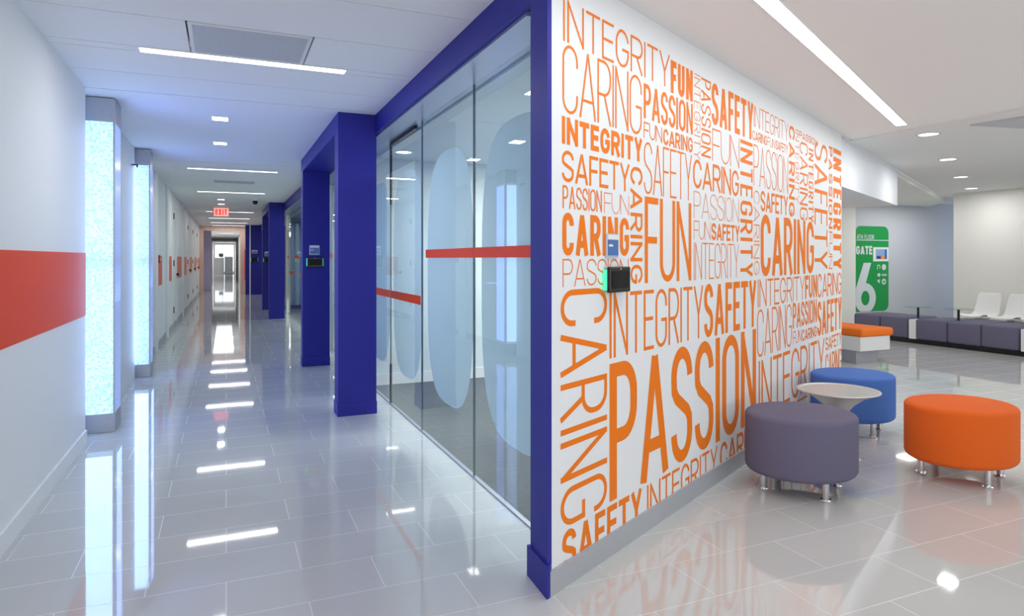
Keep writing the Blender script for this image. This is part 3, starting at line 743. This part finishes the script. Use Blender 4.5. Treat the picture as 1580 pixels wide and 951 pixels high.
# ------------------------------------------------------------------ bench row
XB = 10.0; ZB0, ZB1 = .075, .40
mods = [('bench_seat', 7.69, 8.19), ('bench_seat', 7.2, 7.69), ('divider', 7.06, 7.17), ('bench_seat', 6.57, 7.06), ('bench_seat', 6.08, 6.57), ('bench_seat', 5.58, 6.08), ('divider', 5.44, 5.55), ('bench_seat', 4.94, 5.44), ('bench_seat', 4.4, 4.94)]
bt = thing('upholstered_bench', 'long low purple-grey modular bench with white dividers along the far lounge', 'bench', (XB, 6.3, 0))
new('plinth', box(.05, .72, -1.85, 1.85, 0, ZB0), M_black, bt)
for nm, a, b_ in mods:
    if nm == 'divider': new('divider', box(-.004, .76, a-6.3, b_-6.3, ZB0, ZB1-.02), M_white, bt, bevel=.004)
    else: new('seat_module', box(0, .76, a-6.3+.004, b_-6.3-.004, ZB0, ZB1), M_pur, bt, bevel=.035, seg=4, smooth=True)
for i, (lab, y) in enumerate((('small round glass tabletop on a post at the bench, left of the two', 7.1), ('small round glass tabletop on a post at the bench, nearer the white chairs', 6.55))):
    e = thing('bench_side_table', lab, 'side table', (XB+(.12 if i == 0 else .25), y, ZB1+.002), 0, 'glass tables on the bench')
    new('post', tube(bmesh.new(), [(0, 0, 0), (0, 0, .17)], .018), M_dark, e)
    new('tabletop', lathe(bmesh.new(), [(0, .17), (.2, .17), (.2, .18), (0, .18)], n=40), M_tglass, e)

# ------------------------------------------------------------------ white shell chairs on a beam
bb = thing('seating_beam', 'grey beam on posts carrying the white shell chairs before the right wall', 'beam', (11.45, 5.9, 0))
new('beam', box(-.03, .03, -.6, 1.3, .30, .35), M_alum, bb)
for y in (-.4, .8):
    l = new('leg', tube(bmesh.new(), [(0, y, .01), (0, y, .30)], .025), M_alum, bb)
    new('foot', box(-.25, .25, y-.03, y+.03, 0, .02), M_alum, bb, bevel=.004)
def shell_mesh():
    bm = bmesh.new(); prof = [(-.36, .405), (-.33, .42), (-.25, .415), (-.12, .395), (0, .385), (.08, .40), (.125, .45), (.16, .55), (.20, .68), (.225, .78)]
    rows = []
    for i, (x, z) in enumerate(prof):
        row = []
        for j in range(9):
            s = (j-4)/4; hw = .195 if i > 6 else .21
            cup = .022*s*s if i < 6 else 0; back = -.02*s*s if i >= 6 else 0
            row.append(bm.verts.new((x+back, s*hw*(.93 if i in (0, len(prof)-1) else 1), z+cup-(.012 if i == 0 else 0))))
        rows.append(row)
    for a, b_ in zip(rows, rows[1:]):
        for j in range(8): bm.faces.new((a[j], a[j+1], b_[j+1], b_[j]))
    return bm
ch0 = thing('shell_chair', '', 'chair', (11.45, 6.93, 0), 0, 'white shell chairs on the beam')
s = new('seat_shell', shell_mesh(), M_white, ch0, smooth=True)
md = s.modifiers.new('solid', 'SOLIDIFY'); md.thickness = .014; md.offset = -1; md = s.modifiers.new('sub', 'SUBSURF'); md.levels = 2; md.render_levels = 2
new('seat_bracket', box(-.09, .09, -.06, .06, .35, .37), M_alum, ch0)
ch0['label'] = 'leftmost white shell chair before the right wall, nearest the wall corner'
for lab, y in (('second white shell chair from the wall corner, beside the first one', 6.45), ('third white shell chair, cut off at the right edge of the view', 5.97), ('fourth white shell chair from the wall corner, just out of view on the beam', 4.98)):
    if lab.startswith('fourth'): continue
    c_ = copy_tree(ch0); c_.location.y = y; c_['label'] = lab

# ------------------------------------------------------------------ orange topped bench with white box
ob = thing('orange_topped_bench', 'low white block bench with an orange cushion at the end of the lettered wall', 'bench', (7.39, 6.01, 0))
new('plinth', box(0.0, .40, 0, 1.7, 0, .17), M_steel, ob)
new('white_body', box(-.02, .52, -.08, 1.8, .17, .35), M_white, ob, bevel=.004)
new('cushion', box(-.02, .57, -.10, 1.82, .35, .455), M_orc, ob, bevel=.03, seg=4, smooth=True)

# ------------------------------------------------------------------ ottomans
def ottoman(name_lab, loc, a, b, ang, legang, m, lh=(.15, .15)):
    e = thing('oval_ottoman', name_lab, 'ottoman', (loc[0], loc[1], 0), 0, 'oval ottomans in the lounge')
    z0, z1 = .105, .462; r = .035
    prof = [(0, z0)]
    for i in range(7):
        t = PI/2*i/6; prof.append((1-r/.3+r/.3*math.sin(t), z0+r*(1-math.cos(t))))
    for i in range(7):
        t = PI/2*i/6; prof.append((1-r/.3+r/.3*math.cos(t), z1-.012-r*.8+r*.8*math.sin(t)))
    prof += [(.6, z1-.006), (.3, z1-.001), (0, z1)]
    bm = lathe(bmesh.new(), prof, n=72, ax=a, ay=b); bm.transform(Matrix.Rotation(ang, 4, 'Z'))
    new('upholstered_body', bm, m, e, smooth=True)
    for sx, sy in ((-1, -1), (1, -1), (1, 1), (-1, 1)):
        v = Matrix.Rotation(legang, 4, 'Z') @ Vector((sx*lh[0], sy*lh[1], 0))
        l = new('leg', lathe(bmesh.new(), [(0, .01), (.019, .01), (.019, .115), (0, .115)], v.x, v.y, 20), M_chrome, e, smooth=False)
        new('foot_disc', lathe(bmesh.new(), [(0, 0), (.028, 0), (.030, .005), (.028, .011), (0, .012)], v.x, v.y, 24), M_chrome, l)
    return e
ottoman('dark grey oval ottoman in front of the lettered wall', (3.11, 2.905), .315, .29, -.25, -1.05, M_gry, (.168, .152))
ottoman('orange oval ottoman on chrome legs standing alone on the tile floor', (4.21, 2.68), .325, .285, -.12, -1.24, M_org, (.175, .15))
ottoman('blue oval ottoman behind the metal side table', (4.53, 3.72), .31, .28, -.3, -1.05, M_blu, (.168, .15))

# ------------------------------------------------------------------ funnel side table
tb = thing('funnel_side_table', 'round brushed metal hourglass side table between grey and blue ottomans', 'side table', (3.815, 3.245, 0))
new('base', lathe(bmesh.new(), [(0, 0), (.155, 0), (.157, .005), (.12, .02), (.07, .05), (.035, .10), (.027, .16), (.026, .21)], n=48), M_alum, tb, smooth=True)
new('bowl', lathe(bmesh.new(), [(.026, .21), (.032, .25), (.055, .30), (.10, .36), (.17, .415), (.24, .445), (.262, .452), (.262, .458), (.25, .458)], n=64), M_alum, tb, smooth=True)
new('tabletop', lathe(bmesh.new(), [(0, .448), (.235, .448), (.25, .456), (.25, .459), (.243, .4585), (.23, .4535), (0, .4535)], n=64), M_alum, tb)

# ------------------------------------------------------------------ room light behind the glass
e = thing('round_room_downlight', 'round downlight seen through the glass in the meeting room ceiling', 'ceiling light', (1.62, 6.46, 2.41))
new('lens', lathe(bmesh.new(), [(0, -.004), (.075, -.004), (.075, 0), (0, 0)]), M_light, e)
new('trim_ring', lathe(bmesh.new(), [(.075, -.006), (.09, -.006), (.09, 0), (.075, 0), (.075, -.006)]), M_white, e)
area('room_light', (3.0, 5.2, 2.39), (0, 0, 0), 1.6, 1.6, 130, (.97, .97, 1))
area('room_light_far', (2.7, 13, 2.39), (0, 0, 0), 1.0, 8, 200, (.94, 1, .98))
# added overhead fill without fixtures, behind and right of the camera
area('lobby_light', (3.2, -.2, HL-.02), (0, 0, 0), 3.0, 2.0, 10, (.97, 1, 1))
area('lobby_light_right', (8.0, 2.0, HL-.03), (0, 0, 0), 4.0, 2.0, 60, (.94, 1, .98))
# added upward fill behind the camera to lift the ceilings; no windows there
area('window_light_corridor', (.1, -3.6, 1.0), (math.radians(122), 0, 0), 1.8, 1.6, 78, (.93, .97, 1))
area('window_light_lounge', (7.0, -3.6, 1.0), (math.radians(122), 0, 0), 8.0, 1.6, 105, (.94, .99, 1))
